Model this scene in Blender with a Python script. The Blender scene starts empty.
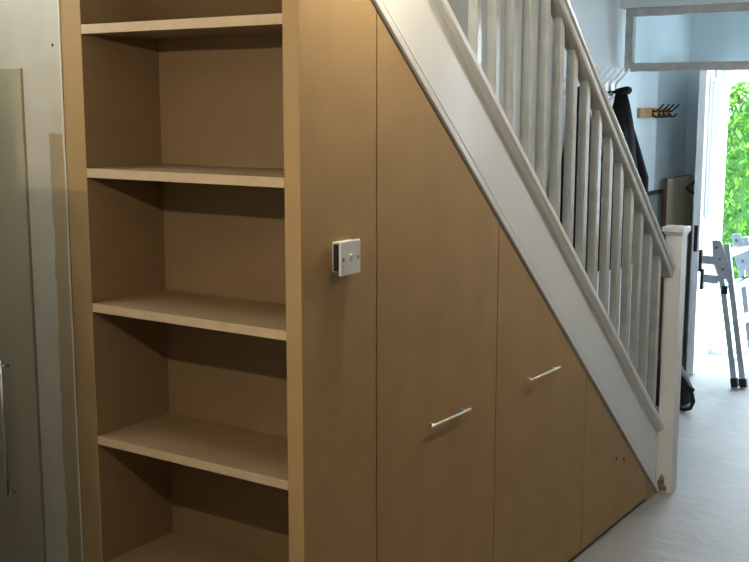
import bpy, bmesh, math, random
from mathutils import Vector, Matrix
random.seed(7)
SC = bpy.context.scene
COL = SC.collection

# ------------------------------------------------------------------ materials
def mat(name, col, rough=0.6, col2=None, scale=8.0, stretch=(1, 1, 1), bump=0.0, bump_scale=60.0, metal=0.0,
        coat=0.0, spec=0.5, detail=4.0, trans=0.0, contrast=(0.35, 0.65)):
    m = bpy.data.materials.new(name)
    m.use_nodes = True
    nt = m.node_tree
    b = nt.nodes['Principled BSDF']
    b.inputs['Roughness'].default_value = rough
    b.inputs['Metallic'].default_value = metal
    b.inputs['Coat Weight'].default_value = coat
    b.inputs['Coat Roughness'].default_value = 0.12
    b.inputs['Specular IOR Level'].default_value = spec
    b.inputs['Transmission Weight'].default_value = trans
    tc = nt.nodes.new('ShaderNodeTexCoord')
    mp = nt.nodes.new('ShaderNodeMapping')
    mp.inputs['Scale'].default_value = stretch
    nt.links.new(tc.outputs['Object'], mp.inputs['Vector'])
    if col2 is None:
        col2 = tuple(min(1, c * 1.06) for c in col)
    n = nt.nodes.new('ShaderNodeTexNoise')
    n.inputs['Scale'].default_value = scale
    n.inputs['Detail'].default_value = detail
    r = nt.nodes.new('ShaderNodeValToRGB')
    r.color_ramp.elements[0].position, r.color_ramp.elements[1].position = contrast
    r.color_ramp.elements[0].color = (*col, 1)
    r.color_ramp.elements[1].color = (*col2, 1)
    nt.links.new(mp.outputs['Vector'], n.inputs['Vector'])
    nt.links.new(n.outputs['Fac'], r.inputs['Fac'])
    nt.links.new(r.outputs['Color'], b.inputs['Base Color'])
    if bump > 0:
        n2 = nt.nodes.new('ShaderNodeTexNoise')
        n2.inputs['Scale'].default_value = bump_scale
        n2.inputs['Detail'].default_value = 3
        bp = nt.nodes.new('ShaderNodeBump')
        bp.inputs['Strength'].default_value = bump
        bp.inputs['Distance'].default_value = 0.01
        nt.links.new(mp.outputs['Vector'], n2.inputs['Vector'])
        nt.links.new(n2.outputs['Fac'], bp.inputs['Height'])
        nt.links.new(bp.outputs['Normal'], b.inputs['Normal'])
    m['ramp'] = r.name
    return m

def math_node(nt, op, a, b=None, c=None):
    n = nt.nodes.new('ShaderNodeMath')
    n.operation = op
    for i, v in enumerate((a, b, c)):
        if v is None:
            continue
        if hasattr(v, 'node'):
            nt.links.new(v, n.inputs[i])
        else:
            n.inputs[i].default_value = v
    return n.outputs[0]

M = {}
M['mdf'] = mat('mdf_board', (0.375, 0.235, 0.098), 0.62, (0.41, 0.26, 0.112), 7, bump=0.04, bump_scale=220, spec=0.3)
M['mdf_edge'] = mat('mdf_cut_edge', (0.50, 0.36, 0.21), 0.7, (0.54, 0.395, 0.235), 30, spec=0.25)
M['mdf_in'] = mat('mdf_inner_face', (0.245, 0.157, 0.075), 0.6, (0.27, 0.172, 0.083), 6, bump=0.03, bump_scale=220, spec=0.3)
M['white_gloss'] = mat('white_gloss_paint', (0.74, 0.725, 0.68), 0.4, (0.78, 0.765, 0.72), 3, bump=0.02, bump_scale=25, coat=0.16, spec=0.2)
M['rail_paint'] = mat('worn_white_gloss_paint', (0.37, 0.362, 0.325), 0.2, (0.44, 0.43, 0.39), 14, bump=0.03, bump_scale=30, coat=0.5)  # white gloss darkened so the balusters carry their shade in the colour
M['tread'] = mat('bare_stair_timber', (0.20, 0.17, 0.13), 0.8, (0.28, 0.24, 0.19), 9)
M['wall_white'] = mat('hall_plaster', (0.62, 0.66, 0.67), 0.85, (0.66, 0.69, 0.70), 3, bump=0.03, bump_scale=40, spec=0.2)
M['wall_stairs'] = mat('warm_grey_plaster', (0.36, 0.33, 0.27), 0.85, (0.40, 0.37, 0.305), 3, bump=0.03, bump_scale=40, spec=0.2)  # hall plaster darkened and warmed to stand in for shade over the stairs
M['right_wall'] = mat('brown_grey_plaster', (0.16, 0.15, 0.14), 0.85, spec=0.2)
M['porch'] = mat('pale_blue_paint', (0.58, 0.66, 0.70), 0.85, (0.62, 0.70, 0.74), 3, bump=0.03, bump_scale=40, spec=0.2)  # blue daylight of the porch mixed into the wall colour
M['ceiling'] = mat('ceiling_paint', (0.75, 0.75, 0.74), 0.9, bump=0.02, spec=0.2)
M['kitchen'] = mat('kitchen_plaster', (0.68, 0.66, 0.62), 0.85, spec=0.2)
M['frame_grey'] = mat('raw_grey_primer', (0.34, 0.33, 0.30), 0.75, (0.42, 0.41, 0.38), 22, bump=0.15, bump_scale=50)
M['upvc'] = mat('white_plastic_door', (0.80, 0.82, 0.84), 0.3, coat=0.2)
M['glass_dim'] = mat('leaded_glass', (0.36, 0.60, 0.66), 0.12, spec=0.6)
M['grey_door'] = mat('dark_grey_laminate', (0.38, 0.325, 0.21), 0.42, (0.40, 0.345, 0.225), 4, spec=0.4)
M['chrome'] = mat('chrome', (0.78, 0.77, 0.72), 0.22, metal=1.0)
M['steel'] = mat('brushed_steel', (0.82, 0.76, 0.62), 0.34, metal=1.0, spec=0.5)
M['alu'] = mat('aluminium', (0.55, 0.61, 0.69), 0.36, (0.66, 0.72, 0.80), 18, metal=0.75)
M['black'] = mat('black_rubber', (0.012, 0.012, 0.014), 0.6)
M['iron'] = mat('black_iron', (0.02, 0.02, 0.02), 0.45, metal=0.4)
M['coat'] = mat('black_cloth', (0.005, 0.005, 0.0055), 0.95, (0.009, 0.0085, 0.009), 30, bump=0.3, bump_scale=60, spec=0.15)
M['bag'] = mat('black_nylon', (0.012, 0.012, 0.012), 0.7, (0.022, 0.021, 0.02), 40, bump=0.3, bump_scale=90, spec=0.25)
M['red'] = mat('red_tag', (0.55, 0.05, 0.07), 0.6)
M['plastic'] = mat('white_plastic', (0.78, 0.77, 0.72), 0.35, spec=0.4)
M['screw'] = mat('screw_steel', (0.25, 0.24, 0.22), 0.4, metal=0.8)
M['hanger'] = mat('white_hanger_plastic', (0.82, 0.85, 0.85), 0.35)
M['pine'] = mat('pine_wood', (0.34, 0.19, 0.075), 0.5, (0.45, 0.27, 0.12), 10, stretch=(6, 1, 14))
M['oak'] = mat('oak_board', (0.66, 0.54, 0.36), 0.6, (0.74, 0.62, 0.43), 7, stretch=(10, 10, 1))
M['dark_wood'] = mat('dark_brown_wood', (0.035, 0.022, 0.014), 0.6, (0.05, 0.032, 0.02), 8, stretch=(8, 8, 1))
M['oak_end'] = mat('dark_edge_band', (0.085, 0.05, 0.018), 0.6, (0.14, 0.085, 0.03), 8, stretch=(8, 8, 1))
M['grey_board'] = mat('grey_painted_board', (0.16, 0.16, 0.165), 0.7)
M['bare_wood'] = mat('bare_chipped_wood', (0.16, 0.095, 0.045), 0.85, (0.36, 0.27, 0.17), 60, bump=0.4, bump_scale=120)
M['leaf'] = mat('hedge_leaf', (0.035, 0.125, 0.008), 0.5, (0.10, 0.24, 0.025), 4, spec=0.3)
M['leaf2'] = mat('pale_leaf', (0.065, 0.19, 0.018), 0.5, (0.15, 0.32, 0.05), 4, spec=0.3)
M['twig'] = mat('hedge_core', (0.02, 0.085, 0.008), 0.8)
M['paving'] = mat('pale_paving', (0.62, 0.63, 0.62), 0.85, (0.70, 0.70, 0.69), 3, bump=0.05)
M['gap'] = mat('dark_recess', (0.02, 0.016, 0.012), 0.9)
M['caulk'] = mat('white_caulk', (0.70, 0.66, 0.55), 0.6, bump=0.2, bump_scale=40)

def make_glass():
    m = bpy.data.materials.new('clear_glass')
    m.use_nodes = True
    nt = m.node_tree
    b = nt.nodes['Principled BSDF']
    tr = nt.nodes.new('ShaderNodeBsdfTransparent')
    tr.inputs['Color'].default_value = (0.93, 0.97, 0.97, 1)
    gl = nt.nodes.new('ShaderNodeBsdfGlossy')
    gl.inputs['Roughness'].default_value = 0.03
    fr = nt.nodes.new('ShaderNodeFresnel')
    fr.inputs['IOR'].default_value = 1.45
    mx = nt.nodes.new('ShaderNodeMixShader')
    nt.links.new(fr.outputs[0], mx.inputs[0])
    nt.links.new(tr.outputs[0], mx.inputs[1])
    nt.links.new(gl.outputs[0], mx.inputs[2])
    nt.links.new(mx.outputs[0], nt.nodes['Material Output'].inputs['Surface'])
    nt.nodes.remove(b)
    return m
M['glass'] = make_glass()

def make_floor():
    m = bpy.data.materials.new('concrete_screed')
    m.use_nodes = True
    nt = m.node_tree
    b = nt.nodes['Principled BSDF']
    tc = nt.nodes.new('ShaderNodeTexCoord')
    n1 = nt.nodes.new('ShaderNodeTexNoise'); n1.inputs['Scale'].default_value = 1.8; n1.inputs['Detail'].default_value = 15
    n1.inputs['Roughness'].default_value = 0.65
    r1 = nt.nodes.new('ShaderNodeValToRGB')
    r1.color_ramp.elements[0].position = 0.3; r1.color_ramp.elements[1].position = 0.7
    r1.color_ramp.elements[0].color = (0.275, 0.265, 0.255, 1)
    r1.color_ramp.elements[1].color = (0.36, 0.35, 0.345, 1)
    nt.links.new(tc.outputs['Object'], n1.inputs['Vector']); nt.links.new(n1.outputs['Fac'], r1.inputs['Fac'])
    # pale trowel and dust marks, long and thin
    mp = nt.nodes.new('ShaderNodeMapping'); mp.inputs['Rotation'].default_value = (0, 0, -0.75); mp.inputs['Scale'].default_value = (2.0, 7, 1)
    n2 = nt.nodes.new('ShaderNodeTexNoise'); n2.inputs['Scale'].default_value = 1.6; n2.inputs['Detail'].default_value = 5
    r2 = nt.nodes.new('ShaderNodeValToRGB')
    r2.color_ramp.elements[0].position = 0.58; r2.color_ramp.elements[1].position = 0.72
    r2.color_ramp.elements[0].color = (0, 0, 0, 1); r2.color_ramp.elements[1].color = (0.38, 0.38, 0.38, 1)
    nt.links.new(tc.outputs['Object'], mp.inputs['Vector']); nt.links.new(mp.outputs['Vector'], n2.inputs['Vector'])
    nt.links.new(n2.outputs['Fac'], r2.inputs['Fac'])
    mx = nt.nodes.new('ShaderNodeMixRGB'); mx.inputs['Color2'].default_value = (0.47, 0.47, 0.47, 1)
    nt.links.new(r2.outputs['Color'], mx.inputs['Fac']); nt.links.new(r1.outputs['Color'], mx.inputs['Color1'])
    nt.links.new(mx.outputs['Color'], b.inputs['Base Color'])
    b.inputs['Roughness'].default_value = 0.5
    b.inputs['Specular IOR Level'].default_value = 0.4
    n3 = nt.nodes.new('ShaderNodeTexNoise'); n3.inputs['Scale'].default_value = 18; n3.inputs['Detail'].default_value = 6
    bp = nt.nodes.new('ShaderNodeBump'); bp.inputs['Strength'].default_value = 0.12; bp.inputs['Distance'].default_value = 0.02
    nt.links.new(tc.outputs['Object'], n3.inputs['Vector']); nt.links.new(n3.outputs['Fac'], bp.inputs['Height'])
    nt.links.new(bp.outputs['Normal'], b.inputs['Normal'])
    return m
M['floor'] = make_floor()

def make_old_plaster():
    """cream plaster with a torn strip of bare brown plaster down its right side and one plugged screw hole"""
    m = bpy.data.materials.new('patched_cream_plaster')
    m.use_nodes = True
    nt = m.node_tree
    b = nt.nodes['Principled BSDF']
    b.inputs['Roughness'].default_value = 0.85
    b.inputs['Specular IOR Level'].default_value = 0.2
    tc = nt.nodes.new('ShaderNodeTexCoord')
    sx = nt.nodes.new('ShaderNodeSeparateXYZ')
    nt.links.new(tc.outputs['Object'], sx.inputs[0])
    nz = nt.nodes.new('ShaderNodeTexNoise'); nz.inputs['Scale'].default_value = 11; nz.inputs['Detail'].default_value = 4
    nt.links.new(tc.outputs['Object'], nz.inputs['Vector'])
    off = math_node(nt, 'MULTIPLY_ADD', nz.outputs['Fac'], 0.034, -0.017)
    edge = math_node(nt, 'ADD', off, -0.869)
    right = math_node(nt, 'GREATER_THAN', sx.outputs['X'], edge)
    low = math_node(nt, 'LESS_THAN', sx.outputs['Z'], 1.637)
    patch = math_node(nt, 'MULTIPLY', right, low)
    n1 = nt.nodes.new('ShaderNodeTexNoise'); n1.inputs['Scale'].default_value = 9; n1.inputs['Detail'].default_value = 5
    nt.links.new(tc.outputs['Object'], n1.inputs['Vector'])
    r1 = nt.nodes.new('ShaderNodeValToRGB')
    r1.color_ramp.elements[0].position = 0.3; r1.color_ramp.elements[1].position = 0.7
    r1.color_ramp.elements[0].color = (0.46, 0.405, 0.305, 1); r1.color_ramp.elements[1].color = (0.53, 0.47, 0.36, 1)
    nt.links.new(n1.outputs['Fac'], r1.inputs['Fac'])
    mx = nt.nodes.new('ShaderNodeMixRGB'); mx.inputs['Color2'].default_value = (0.36, 0.265, 0.15, 1)
    nt.links.new(patch, mx.inputs['Fac']); nt.links.new(r1.outputs['Color'], mx.inputs['Color1'])
    # the hole
    dx = math_node(nt, 'ADD', sx.outputs['X'], 0.839); dz = math_node(nt, 'SUBTRACT', sx.outputs['Z'], 1.875)
    d2 = math_node(nt, 'ADD', math_node(nt, 'MULTIPLY', dx, dx), math_node(nt, 'MULTIPLY', dz, dz))
    hole = math_node(nt, 'LESS_THAN', d2, 0.0045 ** 2)
    mx2 = nt.nodes.new('ShaderNodeMixRGB'); mx2.inputs['Color2'].default_value = (0.03, 0.022, 0.014, 1)
    nt.links.new(hole, mx2.inputs['Fac']); nt.links.new(mx.outputs['Color'], mx2.inputs['Color1'])
    nt.links.new(mx2.outputs['Color'], b.inputs['Base Color'])
    bp = nt.nodes.new('ShaderNodeBump'); bp.inputs['Strength'].default_value = 0.5; bp.inputs['Distance'].default_value = 0.004
    inv = math_node(nt, 'SUBTRACT', 1.0, patch)
    nt.links.new(inv, bp.inputs['Height']); nt.links.new(bp.outputs['Normal'], b.inputs['Normal'])
    return m
M['old_plaster'] = make_old_plaster()

# ------------------------------------------------------------------ mesh helpers
def add_box(bm, x0, x1, y0, y1, z0, z1):
    v = [bm.verts.new(p) for p in ((x0, y0, z0), (x1, y0, z0), (x1, y1, z0), (x0, y1, z0),
                                   (x0, y0, z1), (x1, y0, z1), (x1, y1, z1), (x0, y1, z1))]
    for f in ((3, 2, 1, 0), (4, 5, 6, 7), (0, 1, 5, 4), (1, 2, 6, 5), (2, 3, 7, 6), (3, 0, 4, 7)):
        bm.faces.new([v[i] for i in f])

def add_prism(bm, poly, axis, a0, a1):
    """poly in the two other axes (in xyz order), extruded along axis"""
    def P(p, a):
        q = list(p); q.insert(axis, a); return q
    A = [bm.verts.new(P(p, a0)) for p in poly]
    B = [bm.verts.new(P(p, a1)) for p in poly]
    n = len(poly)
    bm.faces.new(A); bm.faces.new(B[::-1])
    for i in range(n):
        bm.faces.new((A[i], B[i], B[(i + 1) % n], A[(i + 1) % n]))

def add_loft(bm, rings, cap=True, closed=True):
    R = [[bm.verts.new(p) for p in r] for r in rings]
    n = len(R[0])
    for a, b in zip(R, R[1:]):
        for i in range(n if closed else n - 1):
            bm.faces.new((a[i], a[(i + 1) % n], b[(i + 1) % n], b[i]))
    if cap:
        bm.faces.new(R[0][::-1]); bm.faces.new(R[-1])

def add_tube(bm, pts, r, n=10):
    pts = [Vector(p) for p in pts]
    rings = []
    up = Vector((0, 0, 1))
    prev = None
    for i, p in enumerate(pts):
        t = (pts[min(i + 1, len(pts) - 1)] - pts[max(i - 1, 0)]).normalized()
        if prev is None:
            a = t.cross(up)
            if a.length < 1e-3:
                a = t.cross(Vector((1, 0, 0)))
        else:
            a = prev - t * prev.dot(t)
        a.normalize(); prev = a
        b = t.cross(a)
        rr = r[i] if isinstance(r, (list, tuple)) else r
        rings.append([p + (a * math.cos(2 * math.pi * k / n) + b * math.sin(2 * math.pi * k / n)) * rr for k in range(n)])
    add_loft(bm, rings)

def obj(name, bm, m, parent=None, bevel=0.0, smooth=False, seg=2):
    bmesh.ops.recalc_face_normals(bm, faces=bm.faces)
    me = bpy.data.meshes.new(name)
    bm.to_mesh(me); bm.free()
    o = bpy.data.objects.new(name, me)
    COL.objects.link(o)
    me.materials.append(M[m] if isinstance(m, str) else m)
    if smooth:
        for p in me.polygons:
            p.use_smooth = True
    if bevel > 0:
        b = o.modifiers.new('bevel', 'BEVEL'); b.width = bevel; b.segments = seg; b.limit_method = 'ANGLE'; b.angle_limit = 0.6
    if parent is not None:
        o.parent = parent
        o.matrix_parent_inverse = Matrix.Translation(-parent.location) if parent.type == 'EMPTY' else parent_inv(parent)
    return o

def parent_inv(p):
    r = p
    while r.parent is not None:
        r = r.parent
    return Matrix.Identity(4)

def box(name, dims, m, parent=None, bevel=0.0):
    bm = bmesh.new(); add_box(bm, *dims)
    return obj(name, bm, m, parent, bevel)

def thing(name, label, cat, loc=(0, 0, 0), group=None):
    o = bpy.data.objects.new(name, None)
    o.empty_display_size = 0.1
    COL.objects.link(o)
    o.location = loc
    o['label'] = label; o['category'] = cat
    if group: o['group'] = group
    return o

def tag(o, label, cat, group=None):
    o['label'] = label; o['category'] = cat
    if group: o['group'] = group
    return o

def struct(o):
    o['kind'] = 'structure'
    return o

# ------------------------------------------------------------------ stair line
SL = 0.867            # rise over run of the stairs
Y0 = 2.583            # where the underside of the string meets the floor
VZ = math.sqrt(1 + SL * SL)
def zline(y): return SL * (Y0 - y)

# ------------------------------------------------------------------ the setting
def wall(name, boxes, m):
    bm = bmesh.new()
    for b in boxes: add_box(bm, *b)
    return struct(obj(name, bm, m))

wall('floor', [(-2.2, 3.1, -3.4, 5.66, -0.12, 0.0)], 'floor')
wall('ground', [(-4.0, 5.0, 5.66, 16.0, -0.2, -0.03)], 'paving')
bm = bmesh.new()
add_box(bm, -2.2, 3.1, -3.4, -0.55, 2.42, 2.5)
add_box(bm, 0.10, 3.1, -0.55, 2.6, 2.42, 2.5)
add_box(bm, -1.0, 3.1, 2.6, 5.66, 2.42, 2.5)
add_box(bm, -1.0, 0.10, -0.55, 2.6, 3.9, 3.98)          # over the stairwell
add_box(bm, 0.10, 0.16, -0.55, 2.6, 2.5, 3.9)
add_box(bm, -1.0, 0.10, 2.6, 2.66, 2.5, 3.9)
add_box(bm, -1.0, 0.10, -0.62, -0.55, 2.5, 3.9)
struct(obj('ceiling', bm, 'ceiling'))
wall('wall_left', [(-0.98, -0.86, 3.30, 4.165, 0.0, 3.9)], 'wall_white')
wall('wall_porch', [(-0.98, -0.86, 4.165, 5.66, 0.0, 2.42)], 'porch')
wall('wall_stairs', [(-0.98, -0.86, 0.12, 3.30, 0.0, 3.9)], 'wall_stairs')
ADDED_WINDOWS = ((2.70, 3.20, 1.25, 2.15), (4.48, 4.86, 0.85, 2.10))  # windows added out of view to brighten the porch
wb = [(1.15, 1.27, 0.42, 2.70, 0.0, 2.42), (1.15, 1.27, 3.20, 4.48, 0.0, 2.42), (1.15, 1.27, 4.86, 5.38, 0.0, 2.42)]
for a, b, c, d in ADDED_WINDOWS: wb += [(1.15, 1.27, a, b, 0.0, c), (1.15, 1.27, a, b, d, 2.42)]
wall('wall_right', wb, 'right_wall')
for n, (a, b, c, e) in enumerate(ADDED_WINDOWS):
    bm = bmesh.new()
    for d in ((1.2, 1.26, a, a + .04, c, e), (1.2, 1.26, b - .04, b, c, e), (1.2, 1.26, a + .04, b - .04, c, c + .05), (1.2, 1.26, a + .04, b - .04, e - .05, e)):
        add_box(bm, *d)
    struct(obj('window_%d' % (n + 2), bm, 'upvc'))  # frames of the added, unseen windows
wall('wall_front', [(-0.86, -0.685, 5.38, 5.66, 0, 2.42), (0.36, 1.27, 5.38, 5.66, 0, 2.42), (-0.685, 0.36, 5.38, 5.66, 1.96, 2.42)], 'porch')
# kitchen shell
wall('wall_back', [(-0.967, -0.8088, -0.002, 0.12, 0, 2.42)], 'old_plaster')
wall('wall_upper', [(-1.22, -0.967, -0.002, 0.12, 1.816, 2.42), (-0.811, 0.10, -0.012, 0.12, 2.30, 2.42)], 'old_plaster')
wall('wall_kitchen_left', [(-1.34, -1.22, -3.4, 0.7, 0, 2.42)], 'kitchen')
wall('wall_kitchen_rear', [(-1.34, 3.22, -3.52, -3.4, 0, 2.42)], 'kitchen')
wall('wall_kitchen_right', [(3.1, 3.22, -3.4, 0.42, 0, 2.42)], 'right_wall')
wall('wall_kitchen_front', [(1.15, 3.22, 0.30, 0.42, 0, 2.42)], 'right_wall')
# the caulked arris between plaster and bookcase
bm = bmesh.new()
pts = [(-0.8082 + random.uniform(-.001, .001), -0.002, z / 20 * 2.3) for z in range(21)]
add_tube(bm, pts, 0.0026, 8)
struct(obj('trim_1', bm, 'caulk', smooth=True))

# fanlight partition across the hall
TY = 4.12
bm = bmesh.new(); add_box(bm, -0.86, 1.15, TY, TY + 0.10, 2.252, 2.42)
struct(obj('wall_partition', bm, 'wall_white'))
w1 = bpy.data.objects.new('window_1', None); COL.objects.link(w1); struct(w1)
w1.location = (0, TY, 1.905)
def rough_bar(bm, x0, x1, y0, y1, z0, z1, jag):
    n = max(2, int(max(x1 - x0, z1 - z0) / 0.03)); rings = []
    horiz = (x1 - x0) > (z1 - z0)
    for i in range(n + 1):
        t = i / n
        j = random.uniform(-jag, jag); k = random.uniform(-jag, jag) * 0.6
        if horiz:
            x = x0 + (x1 - x0) * t
            rings.append([(x, y0, z0 + j), (x, y1, z0 + k), (x, y1, z1 + k), (x, y0, z1 + j * .4)])
        else:
            z = z0 + (z1 - z0) * t
            rings.append([(x0 + j, y0, z), (x0 + j, y1, z), (x1 + k, y1, z), (x1 + k, y0, z)])
    add_loft(bm, rings)
bm = bmesh.new()
rough_bar(bm, -0.82, 1.15, TY - 0.01, TY + 0.04, 2.206, 2.250, 0.0022)
rough_bar(bm, -0.82, 1.15, TY - 0.01, TY + 0.04, 1.898, 1.944, 0.0022)
rough_bar(bm, -0.82, -0.776, TY - 0.009, TY + 0.039, 1.944, 2.206, 0.001)
struct(obj('frame', bm, 'frame_grey', w1))
struct(box('pane', (-0.776, 1.15, TY + 0.014, TY + 0.019, 1.944, 2.206), 'glass', w1))

# ------------------------------------------------------------------ bookcase
TH = 0.0245
bk = thing('bookcase', 'tall open MDF bookcase built into the stair end, beside the cream wall strip', 'bookcase', (-0.40, 0.14, 0))
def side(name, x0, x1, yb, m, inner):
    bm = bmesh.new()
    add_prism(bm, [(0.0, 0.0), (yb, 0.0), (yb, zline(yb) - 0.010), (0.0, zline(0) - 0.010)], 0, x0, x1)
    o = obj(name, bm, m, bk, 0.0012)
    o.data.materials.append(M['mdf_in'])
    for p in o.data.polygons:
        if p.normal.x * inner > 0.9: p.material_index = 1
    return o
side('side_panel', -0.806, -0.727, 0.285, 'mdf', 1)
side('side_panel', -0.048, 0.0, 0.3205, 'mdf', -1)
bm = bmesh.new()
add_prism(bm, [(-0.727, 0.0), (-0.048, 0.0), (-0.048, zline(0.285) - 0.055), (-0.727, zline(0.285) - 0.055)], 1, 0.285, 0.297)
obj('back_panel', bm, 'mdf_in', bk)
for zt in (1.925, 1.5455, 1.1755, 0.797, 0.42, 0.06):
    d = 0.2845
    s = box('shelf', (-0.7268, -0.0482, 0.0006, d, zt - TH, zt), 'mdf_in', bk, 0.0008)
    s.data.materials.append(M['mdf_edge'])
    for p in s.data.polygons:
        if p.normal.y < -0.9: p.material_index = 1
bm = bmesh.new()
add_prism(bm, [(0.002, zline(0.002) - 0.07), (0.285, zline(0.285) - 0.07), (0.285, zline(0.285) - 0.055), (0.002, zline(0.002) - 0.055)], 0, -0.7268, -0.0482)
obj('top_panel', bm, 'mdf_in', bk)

# ------------------------------------------------------------------ cupboards under the stairs
def cupboard(label, ya, yb, hy, hz, hl):
    t = thing('under_stair_cupboard', label, 'cupboard', (-0.3, (ya + yb) / 2, 0), 'cupboards under the stairs')
    a, b = ya + 0.0024, yb - 0.0024
    zb = 0.018
    bm = bmesh.new()
    c0 = 0.012
    za, zz = zline(a) - c0, zline(b) - c0
    add_prism(bm, [(a, zb), (b, zb), (b, zz), (a, za)], 0, -0.018, 0.0)
    d = obj('door', bm, 'mdf', t, 0.0012)
    bm = bmesh.new()
    e = 0.075
    a2, b2 = ya + 0.004, yb - 0.004
    if zline(b2) - e < 0.03: b2 = Y0 - (e + 0.03) / SL
    add_prism(bm, [(a2, 0.0), (b2, 0.0), (b2, zline(b2) - e), (a2, zline(a2) - e)], 0, -0.70, -0.032)
    obj('body', bm, 'gap', t)
    if hl:
        h = thing_child('handle', d)
        bm = bmesh.new()
        r = 0.0044
        add_tube(bm, [(0.022, hy - hl / 2, hz), (0.022, hy + hl / 2, hz)], r, 12)
        for s in (-1, 1):
            add_tube(bm, [(-0.002, hy + s * (hl / 2 - 0.022), hz), (0.022, hy + s * (hl / 2 - 0.022), hz)], 0.0035, 10)
        obj_into(h, bm, 'steel')
    return t, d
def thing_child(name, parent):
    me = bpy.data.meshes.new(name); o = bpy.data.objects.new(name, me); COL.objects.link(o)
    o.parent = parent; return o
def obj_into(o, bm, m):
    bmesh.ops.recalc_face_normals(bm, faces=bm.faces)
    bm.to_mesh(o.data); bm.free(); o.data.materials.append(M[m])
    for p in o.data.polygons: p.use_smooth = True
cupboard('tall MDF cupboard next to the bookcase, bar handle low on its door', 0.3235, 1.011, 0.688, 0.805, 0.226)
cupboard('middle MDF cupboard under the stairs, shorter door with a bar handle near its sloping top', 1.011, 1.742, 1.330, 0.806, 0.232)
_, d3 = cupboard('lowest triangular MDF cupboard door beside the newel post, without a handle', 1.742, 2.44, 0, 0, 0)
for y, z in ((2.075, 0.296), (2.16, 0.271)):
    bm = bmesh.new(); add_tube(bm, [(-0.004, y, z), (0.0012, y, z)], 0.0075, 10)
    obj('screw_hole', bm, 'gap', d3)

# ------------------------------------------------------------------ staircase
st = thing('staircase', 'white painted staircase with closed string, square balusters and newel post', 'staircase', (-0.40, 1.3, 0))
prof = [(-0.030, 0.0), (0.006, 0.0), (0.007, 0.0012), (0.007, 0.018), (0.003, 0.022), (-0.002, 0.0225), (-0.002, 0.027), (0.000, 0.031), (-0.001, 0.036), (-0.009, 0.041), (-0.014, 0.044),
        (-0.014, 0.206), (-0.010, 0.216), (0.000, 0.222), (0.008, 0.224), (0.013, 0.230), (0.013, 0.245), (0.009, 0.251), (-0.042, 0.251)]
bm = bmesh.new()
rings = []
for y in (-0.62, 0.0, 2.50, 2.583, 2.595):
    rings.append([(x, y, max(0.0, zline(y) + n * VZ)) for x, n in prof])
add_loft(bm, rings)
obj('outer_string', bm, 'white_gloss', st, 0.001)
bm = bmesh.new()
add_prism(bm, [(-0.62, zline(-0.62)), (2.50, zline(2.50)), (2.576, 0.0), (2.60, 0.0), (2.60, 0.30), (-0.62, zline(-0.62) + 0.38)], 0, -0.858, -0.835)
obj('inner_string', bm, 'white_gloss', st)
RISE, GO = 0.20, 0.20 / SL
for i in range(1, 14):
    yr = Y0 + 0.012 - GO * (i - 1)
    z = RISE * i
    box('tread', (-0.834, -0.021, yr - GO + 0.012, yr + 0.018, z - 0.022, z), 'tread', st, 0.004)
    box('riser', (-0.834, -0.021, yr - 0.012, yr, z - RISE + 0.0005, z - 0.0225), 'tread', st)
# handrail
def zrail(y): return 2.057 - 0.875 * (y - 1.433)
hp = [(-0.008, -0.052), (0.040, -0.052), (0.044, -0.046), (0.044, -0.032), (0.052, -0.026), (0.054, -0.014), (0.048, -0.003), (0.036, 0.0), (-0.004, 0.0), (-0.016, -0.003), (-0.022, -0.014), (-0.020, -0.026), (-0.012, -0.032), (-0.012, -0.046)]
bm = bmesh.new()
rings = []
for y in (0.45, 1.5, 2.595):
    rings.append([(x, y, zrail(y) + n * 1.32) for x, n in [(q[0] - 0.018, q[1]) for q in hp]])
add_loft(bm, rings)
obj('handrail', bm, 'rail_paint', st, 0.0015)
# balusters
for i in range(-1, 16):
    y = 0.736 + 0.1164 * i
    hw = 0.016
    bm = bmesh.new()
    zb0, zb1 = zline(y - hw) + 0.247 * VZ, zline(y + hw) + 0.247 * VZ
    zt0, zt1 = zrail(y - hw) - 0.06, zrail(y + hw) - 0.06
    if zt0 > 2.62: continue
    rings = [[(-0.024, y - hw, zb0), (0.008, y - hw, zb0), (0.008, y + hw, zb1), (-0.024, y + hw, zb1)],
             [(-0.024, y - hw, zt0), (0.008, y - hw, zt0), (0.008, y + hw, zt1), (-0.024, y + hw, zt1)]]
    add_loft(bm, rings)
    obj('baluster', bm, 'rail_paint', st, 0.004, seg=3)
# newel post
bm = bmesh.new()
add_box(bm, -0.012, 0.06, 2.595, 2.667, 0.0, 1.158)
nw = obj('newel_post', bm, 'white_gloss', st, 0.004)
bm = bmesh.new()
add_box(bm, -0.020, 0.066, 2.588, 2.673, 1.158, 1.170)
add_box(bm, -0.028, 0.072, 2.580, 2.680, 1.170, 1.194)
obj('newel_cap', bm, 'white_gloss', nw, 0.006)
# bare chipped foot and packing block
bm = bmesh.new()
add_prism(bm, [(2.442, 0.0), (2.574, 0.0), (2.560, 0.008), (2.442, zline(2.442) - 0.014)], 0, -0.018, 0.0)
obj('packing_block', bm, 'mdf', st)
bm = bmesh.new()
pl = []
for a, b in ((0.000, 0.006), (0.046, 0.010), (0.050, 0.028), (0.038, 0.040), (0.036, 0.070), (0.024, 0.088), (0.014, 0.066), (0.006, 0.048), (-0.012, 0.020)):
    pl.append((a - 0.010, b))
add_prism(bm, pl, 1, 2.5925, 2.5955)
obj('bare_wood_patch', bm, 'bare_wood', st)

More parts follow.
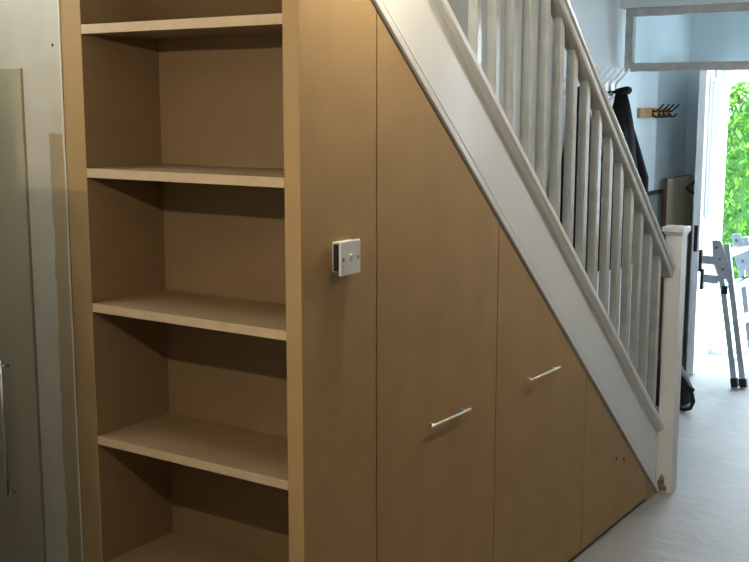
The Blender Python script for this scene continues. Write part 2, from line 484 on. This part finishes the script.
# ------------------------------------------------------------------ switch
sw = thing('light_switch', 'white switch plate hanging off its back box on the MDF panel', 'switch', (0.0, 0.175, 1.345))
bm = bmesh.new()
bx = (0.126, 0.200, 1.308, 1.382)
for d in ((0, 0.012, bx[0], bx[0] + .004, bx[2], bx[3]), (0, 0.012, bx[1] - .004, bx[1], bx[2], bx[3]), (0, 0.012, bx[0] + .004, bx[1] - .004, bx[2], bx[2] + .004), (0, 0.012, bx[0] + .004, bx[1] - .004, bx[3] - .004, bx[3]), (0, 0.004, bx[0] + .004, bx[1] - .004, bx[2] + .004, bx[3] - .004)):
    add_box(bm, *d)
obj('back_box', bm, 'plastic', sw, 0.001)
bm = bmesh.new()
add_box(bm, 0.037, 0.045, 0.100, 0.184, 1.303, 1.388)
fp = obj('face_plate', bm, 'plastic', sw, 0.0028)
bm = bmesh.new(); add_box(bm, 0.010, 0.0375, 0.116, 0.182, 1.312, 1.378)
obj('switch_mechanism', bm, 'black', fp)
bm = bmesh.new()
add_prism(bm, [(0.0445, 1.335), (0.0485, 1.352), (0.0455, 1.355), (0.0445, 1.355)], 1, 0.135, 0.147)
obj('rocker', bm, 'plastic', fp, 0.0006)
for y in (0.110, 0.172):
    bm = bmesh.new(); add_tube(bm, [(0.044, y, 1.344), (0.0462, y, 1.344)], 0.0036, 12)
    obj('screw', bm, 'screw', fp)

# ------------------------------------------------------------------ grey cabinet at the left edge
gc = thing('tall_cabinet', 'tall dark grey cabinet door with slim chrome bar handle at left edge', 'cabinet', (-1.1, 0.2, 0))
box('body', (-1.205, -0.985, 0.012, 0.56, 0.0, 1.81), 'grey_door', gc)
gd = box('door', (-1.212, -0.972, -0.008, 0.010, 0.01, 1.8155), 'grey_door', gc, 0.002)
bm = bmesh.new()
add_tube(bm, [(-1.083, -0.04, 0.565), (-1.083, -0.04, 0.975)], 0.0058, 12)
for z in (0.565, 0.955): add_tube(bm, [(-1.083, -0.012, z), (-1.083, -0.04, z)], 0.0045, 10)
obj('handle', bm, 'chrome', gd, smooth=True)
# unseen block with doors, added to shade the lower left wall
fz = thing('fridge', 'white fridge freezer against the kitchen wall, left of the grey cabinet', 'fridge', (-0.9, -0.9, 0))
fb = box('body', (-1.19, -0.436, -1.16, -0.62, 0.02, 1.75), 'plastic', fz, 0.008)
f1 = box('door', (-0.431, -0.368, -1.16, -0.62, 0.70, 1.75), 'plastic', fz, 0.006)
f2 = box('door', (-0.431, -0.368, -1.16, -0.62, 0.06, 0.69), 'plastic', fz, 0.006)
for y in (-1.12, -0.66):
    for x in (-1.15, -0.53):
        bm = bmesh.new(); add_tube(bm, [(x, y, 0), (x, y, 0.025)], 0.018, 12); obj('foot', bm, 'black', fz)

cb = thing('cardboard_box', 'brown cardboard box standing on top of the white fridge freezer', 'box', (-0.83, -0.85, 1.75))  # added out of view to keep lamplight off the grey cabinet
M['card'] = mat('brown_cardboard', (0.36, 0.24, 0.13), 0.85, (0.40, 0.27, 0.15), 12, spec=0.2)
box('body', (-1.14, -0.52, -1.05, -0.63, 1.7505, 1.930), 'card', cb, 0.003)
for y0, y1 in ((-1.05, -0.842), (-0.838, -0.63)):
    box('flap', (-1.138, -0.522, y0 + .001, y1 - .001, 1.9305, 1.9345), 'card', cb)

# ------------------------------------------------------------------ front door
HX, HY = -0.665, 5.46          # hinge
fdoor = bpy.data.objects.new('door_1', None); COL.objects.link(fdoor); struct(fdoor)
fdoor.location = (HX, HY, 0)
ang = math.atan2(4.79 - HY, -0.553 - HX)
L = math.hypot(4.79 - HY, -0.553 - HX)
# build the leaf in local space: x along leaf from hinge, y thickness
def dloc(o):
    o.matrix_parent_inverse = Matrix.Identity(4)
    struct(o); return o
fdoor.rotation_euler = (0, 0, ang)
DH = 1.945
T0, T1 = -0.044, 0.0          # hidden side / side towards the hall
def dbox(name, d, m, bevel=0.0, parent=fdoor):
    bm = bmesh.new(); add_box(bm, *d)
    o = obj(name, bm, m, None, bevel); o.parent = parent
    return struct(o)
bm = bmesh.new()
g = [(0.14, 0.235), (0.405, 0.50)]     # two tall glass slots
zs0, zs1 = 1.02, 1.86
xs = [0.0, 0.14, 0.29, 0.385, 0.535, L]
for i in range(5):
    x0, x1 = xs[i], xs[i + 1]
    if i in (1, 3):
        add_box(bm, x0, x1, T0, T1, 0.01, zs0); add_box(bm, x0, x1, T0, T1, zs1, DH)
    else:
        add_box(bm, x0, x1, T0, T1, 0.01, DH)
bmesh.ops.remove_doubles(bm, verts=bm.verts, dist=1e-5)
o = obj('leaf', bm, 'upvc'); o.parent = fdoor; struct(o)
for x0, x1 in ((0.14, 0.29), (0.385, 0.535)):
    dbox('pane', (x0, x1, -0.026, -0.018, zs0, zs1), 'glass_dim')
    bm = bmesh.new()
    for a, b, c, d in ((x0 - .02, x0, zs0 - .02, zs1 + .02), (x1, x1 + .02, zs0 - .02, zs1 + .02), (x0, x1, zs0 - .02, zs0), (x0, x1, zs1, zs1 + .02)):
        add_box(bm, a, b, T1, T1 + 0.012, c, d)
    o = obj('glazing_bead', bm, 'upvc'); o.parent = fdoor; struct(o)
dbox('lock_plate', (L, L + 0.002, -0.034, -0.012, 0.80, 0.965), 'iron')
dbox('bolt', (L * .42, L * .48, T1, T1 + 0.02, 1.87, 1.93), 'alu', 0.004)
# frame in the opening
bm = bmesh.new()
add_box(bm, -0.685, -0.645, 5.50, 5.58, 0, 1.96); add_box(bm, 0.32, 0.36, 5.50, 5.58, 0, 1.96); add_box(bm, -0.645, 0.32, 5.50, 5.58, 1.925, 1.96)
add_box(bm, -0.645, 0.32, 5.50, 5.62, 0.0, 0.03)
struct(obj('trim_2', bm, 'upvc'))

# ------------------------------------------------------------------ coats on the left hall wall
rail = thing('coat_hook_rail', 'white coat hook rail on the left hall wall, above the black coats', 'coat rack', (-0.85, 3.92, 1.8))
box('board', (-0.861, -0.845, 3.28, 4.10, 1.745, 1.845), 'hanger', rail, 0.003)
for y in [3.34 + 0.09 * k for k in range(9)]:
    bm = bmesh.new()
    add_tube(bm, [(-0.846, y, 1.825), (-0.835, y, 1.838), (-0.80, y, 1.872), (-0.772, y, 1.902), (-0.768, y, 1.912)], 0.0085, 8)
    add_tube(bm, [(-0.846, y, 1.80), (-0.838, y, 1.765), (-0.815, y, 1.742), (-0.79, y, 1.748), (-0.782, y, 1.772)], 0.0075, 8)
    add_box(bm, -0.846, -0.838, y - .013, y + .013, 1.765, 1.835)
    obj('hook', bm, 'hanger', rail, smooth=True)

def coat(label, cx, cy, zt, zb, wy, wx, lean=0.0, seed=1):
    rnd = random.Random(seed)
    t = thing('coat', label, 'coat', (cx, cy, zb), 'black coats on the hook rail')
    bm = bmesh.new()
    n = 28; rings = []
    prof = [(0.0, 0.08, .30), (0.03, 0.12, .4), (0.08, 0.21, .55), (0.18, 0.36, .75), (0.32, 0.58, .9), (0.42, 0.80, 1.0), (0.5, 0.93, 1.0), (0.7, 0.97, 1.0), (0.88, 1.0, .95), (1.0, 0.98, .9)]
    ph = rnd.random() * 6
    for s, a, b in prof:
        z = zt + (zb - zt) * s
        ring = []
        for k in range(n):
            th = 2 * math.pi * k / n
            f = 1 + 0.10 * s * math.sin(5 * th + ph + 2 * s) + 0.05 * s * math.sin(9 * th + ph * 2)
            ring.append((cx + wx * b * f * math.cos(th), cy + lean * s + wy * a * f * math.sin(th), z))
        rings.append(ring)
    add_loft(bm, rings)
    obj('coat_body', bm, 'coat', t, smooth=True)
    for sg in (-1, 1):
        bm = bmesh.new()
        y = cy + sg * wy * 0.55
        pts = [(cx + .02, cy + sg * wy * 0.16, zt - 0.18), (cx + wx * .4, cy + sg * wy * 0.36, zt - 0.34), (cx + wx * .7, y + lean * .5, zt - 0.50), (cx + wx * .75, y + sg * .02 + lean * .6, zt - 0.64)]
        add_tube(bm, pts, [0.03, 0.05, 0.055, 0.045], 12)
        obj('sleeve', bm, 'coat', t, smooth=True)
    bm = bmesh.new()
    pts = [(cx + .035 * math.cos(a), cy + .05 * math.sin(a), zt - .01 + .012 * math.cos(a)) for a in [k / 12 * 2 * math.pi for k in range(13)]]
    add_tube(bm, pts, 0.02, 8)
    obj('collar', bm, 'coat', t, smooth=True)
    bm = bmesh.new()
    add_tube(bm, [(cx - .03, cy - .012, zt - .01), (-0.825, cy - .006, zt - .004), (-0.844, cy, zt - .012), (-0.825, cy + .006, zt - .004), (cx - .03, cy + .012, zt - .01)], 0.004, 6)
    obj('hanging_loop', bm, 'coat', t, smooth=True)
coat('black coat at the far end of the hook rail, its shoulder showing past the handrail', -0.762, 3.94, 1.79, 0.80, 0.27, 0.085, 0.02, 3)
coat('black coat hanging behind the balusters, nearer the stairs than the other coat', -0.762, 3.37, 1.79, 0.80, 0.20, 0.085, 0.0, 5)

# wooden coat rack on the wall past the fanlight
rk = thing('coat_rack', 'short pine coat rack with metal double hooks on the pale blue wall', 'coat rack', (-0.85, 4.7, 1.66))
box('board', (-0.861, -0.838, 4.45, 4.965, 1.630, 1.690), 'pine', rk, 0.003)
for y in (4.66, 4.76, 4.85, 4.945):
    bm = bmesh.new()
    add_tube(bm, [(-0.839, y, 1.645), (-0.815, y, 1.632), (-0.795, y, 1.638), (-0.788, y, 1.655)], 0.0055, 8)
    add_tube(bm, [(-0.839, y, 1.666), (-0.815, y, 1.670), (-0.792, y, 1.690), (-0.770, y, 1.713)], 0.0055, 8)
    add_box(bm, -0.839, -0.834, y - .012, y + .012, 1.638, 1.682)
    obj('hook', bm, 'iron', rk, smooth=True)

# leaning boards behind the newel
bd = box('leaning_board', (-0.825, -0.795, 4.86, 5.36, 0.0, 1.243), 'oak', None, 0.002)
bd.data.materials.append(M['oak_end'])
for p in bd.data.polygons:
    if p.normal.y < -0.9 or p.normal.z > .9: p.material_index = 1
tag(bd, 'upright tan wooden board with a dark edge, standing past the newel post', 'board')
gb = thing('grey_board', 'low grey board with black top edge, left of the tan board', 'board', (-0.845, 4.72, 0))
box('sheet', (-0.858, -0.832, 4.55, 4.90, 0.0, 1.150), 'grey_board', gb)
box('top_strip', (-0.858, -0.828, 4.55, 4.90, 1.150, 1.172), 'black', gb)
dp = box('narrow_panel', (-0.68, -0.625, 4.70, 4.76, 0.0, 0.93), 'dark_wood', None, 0.002)
tag(dp, 'narrow dark brown panel standing between the newel post and open front door', 'panel')
tb = thing('bracket', 'small black triangular bracket beside the top of the tan board', 'bracket', (-0.7, 4.9, 1.2))
bm = bmesh.new()
A = [Vector((-0.675, 4.85, 1.190)), Vector((-0.600, 4.88, 1.250)), Vector((-0.600, 4.88, 1.140))]
for i in range(3): add_tube(bm, [A[i], A[(i + 1) % 3]], 0.009, 8)
obj('frame', bm, 'iron', tb)

# ------------------------------------------------------------------ bag
bg = thing('backpack', 'black backpack with loose strap on the floor behind the newel post', 'bag', (-0.42, 4.08, 0))
bm = bmesh.new()
rings = []
for z, a, b, dx in ((0.0, .10, .10, 0), (0.02, .135, .125, 0), (0.10, .14, .13, .0), (0.17, .12, .12, -.005), (0.22, .09, .09, -.015), (0.255, .045, .05, -.03)):
    rings.append([(-0.475 + dx + a * (1 + .07 * math.sin(3 * t + z * 20)) * math.cos(t), 4.08 + b * math.sin(t), z) for t in [k / 20 * 2 * math.pi for k in range(20)]])
add_loft(bm, rings)
obj('bag_body', bm, 'bag', bg, smooth=True)
bm = bmesh.new()
add_tube(bm, [(-0.46, 4.00, 0.25), (-0.39, 3.96, 0.225), (-0.325, 3.94, 0.175), (-0.285, 3.93, 0.115), (-0.275, 3.93, 0.07), (-0.29, 3.93, 0.03), (-0.33, 3.94, 0.013), (-0.38, 3.97, 0.013)], 0.011, 8)
obj('strap', bm, 'bag', bg, smooth=True)
bm = bmesh.new()
add_tube(bm, [(-0.40, 3.97, 0.20), (-0.33, 3.935, 0.16), (-0.275, 3.92, 0.135)], 0.014, 8)
obj('strap', bm, 'bag', bg, smooth=True)
box('tag', (-0.41, -0.375, 3.945, 3.955, 0.155, 0.185), 'red', bg, 0.003)

# ------------------------------------------------------------------ folded ladder leaning in the doorway
ld = thing('folding_ladder', 'folded aluminium ladder leaning beside the open front door', 'ladder', (-0.26, 4.85, 0))
def bar(bm, p, q, w, d, ydir=Vector((0, 1, 0))):
    p, q = Vector(p), Vector(q)
    t = (q - p).normalized(); s = ydir; u = t.cross(s).normalized()
    rings = []
    for c in (p, q):
        rings.append([c + u * (w / 2) * a + s * (d / 2) * b for a, b in ((-1, -1), (1, -1), (1, 1), (-1, 1))])
    add_loft(bm, rings)
B1, T1_ = Vector((-0.254, 4.66, 0.028)), Vector((-0.398, 4.66, 0.875))
OFF = Vector((0, 0.42, 0))
LAY = Vector((0.052, 0, 0.004))
for lay in (0, 1):
    for k in (0, 1):
        bm = bmesh.new()
        b = B1 + OFF * k + LAY * lay; t = T1_ + OFF * k + LAY * lay
        bar(bm, b, t, 0.036, 0.024)
        o = obj('stile', bm, 'alu', ld, 0.003)
        bm = bmesh.new()
        d = (t - b).normalized()
        bar(bm, b - d * 0.026, b + d * 0.03, 0.044, 0.034)
        obj('rubber_foot', bm, 'black', o, 0.004)
    for s in (0.16, 0.42, 0.68, 0.92):
        bm = bmesh.new()
        c = B1 + (T1_ - B1) * s + LAY * lay
        bar(bm, c + Vector((0, .01, 0)), c + OFF - Vector((0, .01, 0)), 0.03, 0.028, Vector((1, 0, 0)))
        obj('rung', bm, 'alu', ld, 0.003)
for k in (0, 1):      # hinge plates at the fold
    bm = bmesh.new()
    y = 4.66 + 0.42 * k - 0.018
    X0, Z0 = T1_.x, T1_.z
    add_prism(bm, [(X0 - .03, Z0 + .02), (X0 + .022, Z0 + .024), (X0 + .085, Z0 - .13), (X0 + .085, Z0 - .21), (X0 + .02, Z0 - .21), (X0 - .02, Z0 - .10)], 1, y - 0.006, y)
    hpn = obj('hinge_plate', bm, 'alu', ld, 0.002)
    for dx, dz in ((0, -.02), (.02, -.09), (.045, -.15)):
        bm = bmesh.new(); add_tube(bm, [(X0 + dx, y - .010, Z0 + dz), (X0 + dx, y - .005, Z0 + dz)], 0.010, 10); obj('rivet', bm, 'screw', hpn)
    bm = bmesh.new(); add_box(bm, X0 + .045, X0 + .08, y - .012, y - .004, Z0 - .30, Z0 - .25); obj('latch', bm, 'black', hpn)
for dz, dx, hh in ((-0.10, -0.085, 0.075), (-0.215, -0.07, 0.07)):
    bm = bmesh.new()
    c = T1_ + Vector((0, -.02, dz))
    add_box(bm, c.x + dx, c.x + 0.02, c.y - .014, c.y + .014, c.z - .026, c.z + .026)
    o = obj('stabiliser_bar', bm, 'alu', ld, 0.003)
    bm = bmesh.new()
    add_box(bm, c.x + dx - .018, c.x + dx, c.y - .018, c.y + .018, c.z - hh, c.z + hh * .8)
    obj('rubber_foot', bm, 'black', o, 0.004)

# ------------------------------------------------------------------ garden beyond the door
def hedge(label, cx, cy, rx, ry, h, z0, n, m, seed):
    rnd = random.Random(seed)
    t = thing('garden_shrub', label, 'shrub', (cx, cy, z0), 'garden shrubs past the front door')
    bm = bmesh.new()
    for _ in range(n):
        th = rnd.random() * 2 * math.pi; u = rnd.random()
        rr = 0.72 + 0.32 * rnd.random()
        zz = u * h
        env = math.sqrt(max(0.05, 1 - (abs(u - .42) / .62) ** 2))
        p = Vector((cx + rx * rr * env * math.cos(th), cy + ry * rr * env * math.sin(th), z0 + 0.05 + zz))
        s = rnd.uniform(0.022, 0.05)
        R = Matrix.Rotation(rnd.random() * 6.3, 3, 'Z') @ Matrix.Rotation(rnd.uniform(-1.2, 1.2), 3, 'X')
        vs = [bm.verts.new(p + R @ Vector(q)) for q in ((-s * .42, 0, 0), (0, -s, .01), (s * .42, 0, 0), (0, s, .01))]
        bm.faces.new(vs)
    obj('foliage', bm, m, t)
    bm = bmesh.new()
    rings = []
    for k in range(8):
        u = k / 7; env = math.sqrt(max(0.02, 1 - (abs(u - .42) / .62) ** 2)) * .78
        rings.append([(cx + rx * env * math.cos(a), cy + ry * env * math.sin(a), z0 + 0.02 + u * h * .92) for a in [j / 12 * 2 * math.pi for j in range(12)]])
    add_loft(bm, rings)
    obj('branches', bm, 'twig', t)
hedge('bright green shrub on the left of the garden, seen past the open door', -1.35, 9.2, 0.72, 0.6, 1.9, -0.03, 11000, 'leaf', 1)
hedge('paler green shrub further back on the right in the garden', 0.10, 10.6, 0.75, 0.6, 1.75, -0.03, 11000, 'leaf2', 2)

# ------------------------------------------------------------------ light
def point(name, loc, watts, col, r):
    l = bpy.data.lights.new(name, 'POINT'); l.energy = watts; l.color = col; l.shadow_soft_size = r
    o = bpy.data.objects.new(name, l); o.location = loc; COL.objects.link(o); return o
point('kitchen_lamp', (0.08, -1.40, 2.08), 35, (1.0, 0.89, 0.72), 0.016)
point('hall_lamp', (0.21, 0.24, 2.38), 20, (1.0, 0.91, 0.72), 0.07)
point('landing_lamp', (0.78, 1.62, 2.40), 31, (1.0, 0.92, 0.82), 0.08)  # added fill with no known fitting, brightens newel, string and partition

w = bpy.data.worlds.new('World'); SC.world = w; w.use_nodes = True
bgn = w.node_tree.nodes['Background']
bgn.inputs['Color'].default_value = (0.74, 0.89, 1.0, 1)
bgn.inputs['Strength'].default_value = 15
def portal(name, loc, rot, sx, sy):
    l = bpy.data.lights.new(name, 'AREA'); l.shape = 'RECTANGLE'; l.size = sx; l.size_y = sy
    l.cycles.is_portal = True
    o = bpy.data.objects.new(name, l); o.location = loc; o.rotation_euler = rot; COL.objects.link(o)
portal('door_portal', (-0.16, 5.63, 0.98), (-math.pi / 2, 0, 0), 1.03, 1.96)
for a, b, c, d in ADDED_WINDOWS: portal('window_portal', (1.255, (a + b) / 2, (c + d) / 2), (0, math.pi / 2, 0), d - c - 0.1, b - a - 0.08)

# ------------------------------------------------------------------ camera
cam = bpy.data.cameras.new('camera'); co = bpy.data.objects.new('camera', cam); COL.objects.link(co)
co.location = (1.59342, -2.06783, 1.72)
co.rotation_euler = (math.radians(90 - 9.1104), 0, math.radians(33.7974))
cam.sensor_width = 36.0
cam.lens = 1110.0 / 749.0 * 36.0
cam.clip_start = 0.02
SC.camera = co
SC.view_settings.view_transform = 'Standard'
SC.view_settings.look = 'None'
SC.view_settings.gamma = 1.0
SC.view_settings.use_curve_mapping = False
SC.view_settings.exposure = 0.0
